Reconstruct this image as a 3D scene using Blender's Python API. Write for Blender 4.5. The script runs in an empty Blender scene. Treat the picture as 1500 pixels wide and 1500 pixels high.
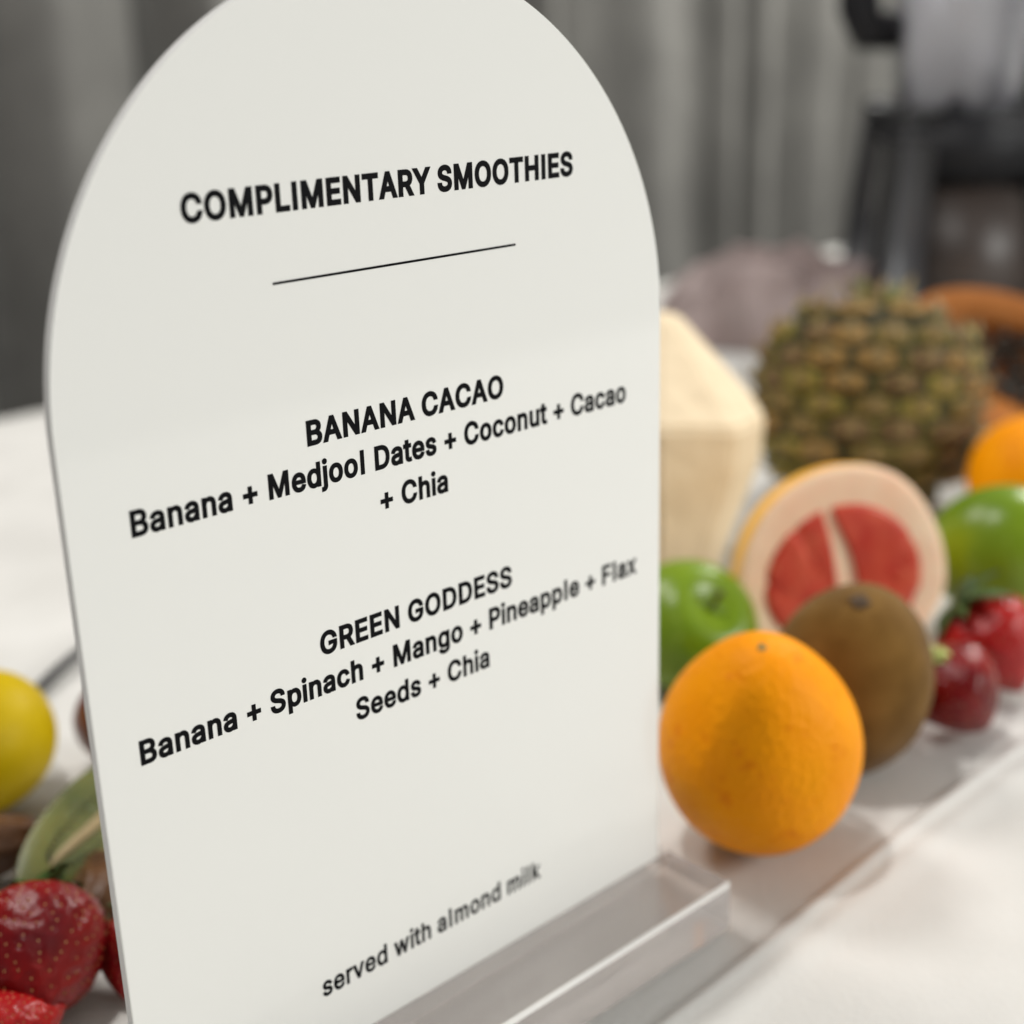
import bpy, bmesh, math, random, json
from mathutils import Vector, Matrix, noise, Quaternion
from mathutils.geometry import delaunay_2d_cdt

# ------------------------------------------------------------------ camera
sc = bpy.context.scene
col = sc.collection
CAM = Vector((-0.23105, -0.29221, 0.29456))
yaw, pitch, roll = math.radians(42.3703), math.radians(-18.5532), math.radians(-1.8187)
fwd = Vector((math.sin(yaw) * math.cos(pitch), math.cos(yaw) * math.cos(pitch), math.sin(pitch)))
rt = Vector((math.cos(yaw), -math.sin(yaw), 0)); up = rt.cross(fwd)
r2 = rt * math.cos(roll) + up * math.sin(roll); u2 = -rt * math.sin(roll) + up * math.cos(roll)
cd = bpy.data.cameras.new('camera'); cam = bpy.data.objects.new('camera', cd); col.objects.link(cam)
M = Matrix((r2, u2, -fwd)).transposed().to_4x4(); M.translation = CAM
cam.matrix_world = M
cd.sensor_width = 36; cd.lens = 36 * 2101.0 / 1500
cd.clip_start = 0.01; cd.clip_end = 50
cd.dof.use_dof = True; cd.dof.focus_distance = 0.372; cd.dof.aperture_fstop = 5.9
sc.camera = cam

# ------------------------------------------------------------------ light
w = bpy.data.worlds.new('World'); sc.world = w; w.use_nodes = True
bg = w.node_tree.nodes['Background']
bg.inputs[0].default_value = (1.0, 0.985, 0.96, 1); bg.inputs[1].default_value = 0.21
def area(name, loc, target, size, power, color, sy=None):
    l = bpy.data.lights.new(name, 'AREA'); l.energy = power; l.color = color
    l.size = size
    if sy: l.shape = 'RECTANGLE'; l.size_y = sy
    else: l.shape = 'DISK'
    o = bpy.data.objects.new(name, l); col.objects.link(o); o.location = loc
    o.rotation_euler = (Vector(target) - Vector(loc)).to_track_quat('-Z', 'Y').to_euler()
    return o
area('downlight', (-0.19, 0.20, 1.57), (0.155, 0.0, 0.04), 0.09, 8.5, (1.0, 0.975, 0.94))
area('back_left_fill', (-0.05, 1.05, 1.6), (0.25, 0.25, 0), 0.5, 11.5, (1.0, 0.96, 0.92))  # unseen fill added to brighten the back-left of the tablecloth
area('room_light', (1.5, -2.0, 1.05), (0.1, 0, 0.15), 0.9, 39, (0.99, 1.0, 0.97))
area('curtain_fill', (2.5, 0.4, 1.7), (2.4, 1.6, 0.25), 0.5, 68, (1.0, 0.985, 0.93))  # unseen fill added to lighten the right part of the drape
vs = sc.view_settings; vs.view_transform = 'Standard'; vs.look = 'None'; vs.exposure = 0.25; vs.gamma = 1

# ------------------------------------------------------------------ helpers
def tag(o, label=None, cat=None, group=None, kind=None):
    if label: o['label'] = label
    if cat: o['category'] = cat
    if group: o['group'] = group
    if kind: o['kind'] = kind
    return o
def empty(name, loc, label, cat, group=None, rot=(0, 0, 0)):
    o = bpy.data.objects.new(name, None); col.objects.link(o); o.location = loc; o.rotation_euler = rot
    o.empty_display_size = 0.02
    return tag(o, label, cat, group)
def mesh(name, vs_, fs, mats, parent=None, smooth=True, mi=None):
    me = bpy.data.meshes.new(name); me.from_pydata([tuple(v) for v in vs_], [], fs)
    for m in (mats if isinstance(mats, (list, tuple)) else [mats]): me.materials.append(m)
    if mi: me.polygons.foreach_set('material_index', mi)
    if smooth: me.polygons.foreach_set('use_smooth', [True] * len(me.polygons))
    me.validate(); me.update()
    o = bpy.data.objects.new(name, me); col.objects.link(o)
    if parent: o.parent = parent
    return o
def from_bm(name, bm, mats, parent=None, smooth=False):
    me = bpy.data.meshes.new(name); bmesh.ops.recalc_face_normals(bm, faces=bm.faces); bm.to_mesh(me); bm.free()
    for m in (mats if isinstance(mats, (list, tuple)) else [mats]): me.materials.append(m)
    if smooth: me.polygons.foreach_set('use_smooth', [True] * len(me.polygons))
    o = bpy.data.objects.new(name, me); col.objects.link(o)
    if parent: o.parent = parent
    return o
def lathe(prof, n=48, fn=None):
    """profile [(r,z)] bottom to top about z; fn(v, u, t)->v deforms"""
    V, F = [], []
    m = len(prof)
    for i, (r, z) in enumerate(prof):
        for j in range(n):
            a = 2 * math.pi * j / n
            v = Vector((r * math.cos(a), r * math.sin(a), z))
            if fn: v = fn(v, a, i / (m - 1))
            V.append(v)
    for i in range(m - 1):
        for j in range(n):
            k = (j + 1) % n
            F.append((i * n + j, i * n + k, (i + 1) * n + k, (i + 1) * n + j))
    F.append(tuple(range(n - 1, -1, -1))); F.append(tuple(range((m - 1) * n, m * n)))
    return V, F
def tube(pts, rad, n=10):
    V, F = [], []
    for i, p in enumerate(pts):
        p = Vector(p)
        t = (Vector(pts[min(i + 1, len(pts) - 1)]) - Vector(pts[max(i - 1, 0)])).normalized()
        s = t.orthogonal().normalized() if i == 0 else (s_ - t * s_.dot(t)).normalized()
        s_ = s; b = t.cross(s); r = rad[i] if isinstance(rad, (list, tuple)) else rad
        for j in range(n):
            a = 2 * math.pi * j / n; V.append(p + (s * math.cos(a) + b * math.sin(a)) * r)
    for i in range(len(pts) - 1):
        for j in range(n):
            k = (j + 1) % n; F.append((i * n + j, i * n + k, (i + 1) * n + k, (i + 1) * n + j))
    F.append(tuple(range(n - 1, -1, -1))); F.append(tuple(range((len(pts) - 1) * n, len(pts) * n)))
    return V, F
def box_bm(bm, x0, x1, y0, y1, z0, z1, bev=0, seg=2):
    r = bmesh.ops.create_cube(bm, size=1)
    for v in r['verts']:
        v.co = Vector((x0 if v.co.x < 0 else x1, y0 if v.co.y < 0 else y1, z0 if v.co.z < 0 else z1))
    if bev:
        es = list({e for v in r['verts'] for e in v.link_edges})
        bmesh.ops.bevel(bm, geom=es, offset=bev, segments=seg, affect='EDGES', profile=0.6)
def dup(root, loc, rot, label, name=None):
    r = root.copy(); col.objects.link(r); r.location = loc; r.rotation_euler = rot; r['label'] = label
    for ch in list(root.children):
        c = ch.copy(); col.objects.link(c); c.parent = r
        for g in ch.children:
            d = g.copy(); col.objects.link(d); d.parent = c
    return r

# ------------------------------------------------------------------ materials
def mat(name, c1, c2=None, scale=20, rough=0.5, bump=0, bscale=None, bdist=0.0005, spots=None, **kw):
    m = bpy.data.materials.new(name); m.use_nodes = True; nt = m.node_tree; N, L = nt.nodes, nt.links
    b = N['Principled BSDF']; b.inputs['Roughness'].default_value = rough
    b.inputs['Base Color'].default_value = (*c1, 1)
    for k, v in kw.items():
        b.inputs[k.replace('_', ' ')].default_value = v
    tc = N.new('ShaderNodeTexCoord'); last = None
    if c2:
        n = N.new('ShaderNodeTexNoise'); n.inputs['Scale'].default_value = scale; n.inputs['Detail'].default_value = 5
        L.new(tc.outputs['Object'], n.inputs['Vector'])
        r = N.new('ShaderNodeValToRGB'); r.color_ramp.elements[0].position = .35; r.color_ramp.elements[1].position = .68
        r.color_ramp.elements[0].color = (*c1, 1); r.color_ramp.elements[1].color = (*c2, 1)
        L.new(n.outputs['Fac'], r.inputs['Fac']); last = r.outputs['Color']
    if spots:                                        # (color, scale, threshold)
        n2 = N.new('ShaderNodeTexNoise'); n2.inputs['Scale'].default_value = spots[1]; n2.inputs['Detail'].default_value = 2
        L.new(tc.outputs['Object'], n2.inputs['Vector'])
        r2_ = N.new('ShaderNodeValToRGB'); r2_.color_ramp.elements[0].position = spots[2]; r2_.color_ramp.elements[1].position = min(1, spots[2] + .08)
        L.new(n2.outputs['Fac'], r2_.inputs['Fac'])
        mx = N.new('ShaderNodeMix'); mx.data_type = 'RGBA'
        L.new(r2_.outputs['Color'], mx.inputs['Factor'])
        if last: L.new(last, mx.inputs['A'])
        else: mx.inputs['A'].default_value = (*c1, 1)
        mx.inputs['B'].default_value = (*spots[0], 1); last = mx.outputs['Result']
    if last: L.new(last, b.inputs['Base Color'])
    if bump:
        n = N.new('ShaderNodeTexNoise'); n.inputs['Scale'].default_value = bscale or scale * 4; n.inputs['Detail'].default_value = 4
        L.new(tc.outputs['Object'], n.inputs['Vector'])
        bp = N.new('ShaderNodeBump'); bp.inputs['Strength'].default_value = bump; bp.inputs['Distance'].default_value = bdist
        L.new(n.outputs['Fac'], bp.inputs['Height']); L.new(bp.outputs['Normal'], b.inputs['Normal'])
    return m

# ------------------------------------------------------------------ setting: tablecloth, curtain, floor
m_cloth = mat('white_tablecloth', (.55, .54, .515), (.62, .61, .585), 14, .75, .6, 420, .0005)
def lump(x, y): return noise.noise(Vector((x * 5, y * 5, 3.1))) * .0009 + noise.noise(Vector((x * 17, y * 17, 1.7))) * .0003
def table_z(x, y):
    z = lump(x, y)
    for (a, s, wd, h) in ((-.0445, .046, .0026, .0021), (-.054, .046, .006, .0012)):   # long folds running along the cloth
        d = y - (a + s * (x - .05)) + .0015 * math.sin(x * 21)
        z += h * math.exp(-(d / wd) ** 2)
    d = math.hypot(x - .26, (y + .018) * 1.0)
    return z
V, F = [], []
xs = [-1.2 + .05 * i for i in range(20)] + [-.2 + .006 * i for i in range(134)] + [.61 + .06 * i for i in range(38)]
ys = [-.7 + .06 * i for i in range(9)] + [-.16 + .0018 * i for i in range(112)] + [.05 + .03 * i for i in range(27)] + [.852, .862, .868, .869, .869]
for j, y in enumerate(ys):
    for x in xs:
        z = table_z(x, y) - .0018
        if j >= len(ys) - 4: z -= (.001, .006, .03, .75)[j - (len(ys) - 4)]
        V.append((x, y + (0.012 * math.sin(x * 14) if j == len(ys) - 1 else 0), z))
n = len(xs)
for j in range(len(ys) - 1):
    for i in range(n - 1): F.append((j * n + i, j * n + i + 1, (j + 1) * n + i + 1, (j + 1) * n + i))
tb = mesh('tablecloth', V, F, m_cloth); tag(tb, 'white tablecloth spread over the table under the sign and all the fruit', 'tablecloth')

m_curt = mat('grey_drape', (.125, .122, .114), (.17, .166, .155), 7, .9, .3, 300, .0006)
V, F = [], []
random.seed(4)
nx, nz = 640, 10
def pleat(x):
    p = x * 2 * math.pi / .19 + 1.3 * math.sin(x * 5.1) + .9 * math.sin(x * 11.3 + 1)
    return .05 * math.sin(p) + .012 * math.sin(2.1 * p + 1) + .02 * math.sin(x * 9)
for j in range(nz + 1):
    z = -.74 + 2.9 * j / nz
    for i in range(nx + 1):
        x = -1.0 + 6.2 * i / nx
        V.append((x + .05 * (z - .3) * math.sin(x * 3), 1.62 + pleat(x) * (1 - .12 * j / nz), z))
for j in range(nz):
    for i in range(nx): F.append((j * (nx + 1) + i, j * (nx + 1) + i + 1, (j + 1) * (nx + 1) + i + 1, (j + 1) * (nx + 1) + i))
c = mesh('curtain', V, F, m_curt); tag(c, 'tall pleated grey drape hanging behind the table', 'curtain')
m_floor = mat('floor_carpet', (.06, .058, .055), (.09, .086, .08), 12, .95, .4, 200, .002)
fl = mesh('floor', [(-3, -3, -.745), (6, -3, -.745), (6, 3, -.745), (-3, 3, -.745)], [(0, 1, 2, 3)], m_floor, smooth=False); tag(fl, kind='structure')

# ------------------------------------------------------------------ sign: arched panel in a clear base
H = .018; HW = .1; T = .0030
sign = empty('menu_sign', (0, 0, 0), 'arched glossy white menu sign with black lettering standing in a clear base', 'sign')
m_panel = mat('white_acrylic', (.875, .87, .835), None, rough=.05, Specular_IOR_Level=.5)
bm = bmesh.new()
out = [(-HW, .004), (HW, .004)]
zc = H + .19264
for k in range(97):
    a = math.pi * k / 96
    out.append((HW * math.cos(a), zc + HW * 1.0274 * math.sin(a)))
vv = [bm.verts.new((x, 0, z)) for x, z in out]
f = bm.faces.new(vv)
r = bmesh.ops.extrude_face_region(bm, geom=[f])
for v in r['geom']:
    if isinstance(v, bmesh.types.BMVert): v.co.y = T
es = [e for e in bm.edges if abs(e.verts[0].co.y - e.verts[1].co.y) < 1e-6]
bmesh.ops.bevel(bm, geom=es, offset=.00035, segments=2, affect='EDGES', profile=.5)
m_pedge = mat('acrylic_cut_edge', (.62, .62, .61), (.68, .68, .67), 60, .3)
bm.normal_update()
for f in bm.faces:
    if abs(f.normal.y) < .5: f.material_index = 1
from_bm('panel', bm, [m_panel, m_pedge], sign)

# clear base: block with a slot, profile in (y, z) swept along x
m_base = bpy.data.materials.new('clear_acrylic'); m_base.use_nodes = True
b = m_base.node_tree.nodes['Principled BSDF']
b.inputs['Transmission Weight'].default_value = .74; b.inputs['IOR'].default_value = 1.49; b.inputs['Roughness'].default_value = .12
b.inputs['Base Color'].default_value = (.99, .94, .915, 1)
prof = [(-.0285, 0.0003), (.032, .0003), (.032, H), (T + .0002, H), (T + .0002, .0035), (-.0002, .0035), (-.0002, H), (-.0285, H)]
bm = bmesh.new(); L0 = [bm.verts.new((-.105, y, z)) for y, z in prof]; L1 = [bm.verts.new((.105, y, z)) for y, z in prof]
bm.faces.new(L0); bm.faces.new(L1)
for i in range(8): bm.faces.new((L0[i], L0[(i + 1) % 8], L1[(i + 1) % 8], L1[i]))
bmesh.ops.recalc_face_normals(bm, faces=bm.faces)
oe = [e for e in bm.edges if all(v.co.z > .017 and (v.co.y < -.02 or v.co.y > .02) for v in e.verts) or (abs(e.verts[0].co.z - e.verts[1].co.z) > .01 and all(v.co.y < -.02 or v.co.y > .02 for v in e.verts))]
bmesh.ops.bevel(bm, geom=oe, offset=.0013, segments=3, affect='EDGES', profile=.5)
m_chamfer = mat('painted_edge_highlight', (.88, .86, .83), None, rough=.1)  # whitish colour paints a highlight line onto the base's top bevels
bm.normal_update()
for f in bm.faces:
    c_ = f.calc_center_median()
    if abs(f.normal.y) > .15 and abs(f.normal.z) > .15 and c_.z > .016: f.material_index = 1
from_bm('base', bm, [m_base, m_chamfer], sign)

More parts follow.
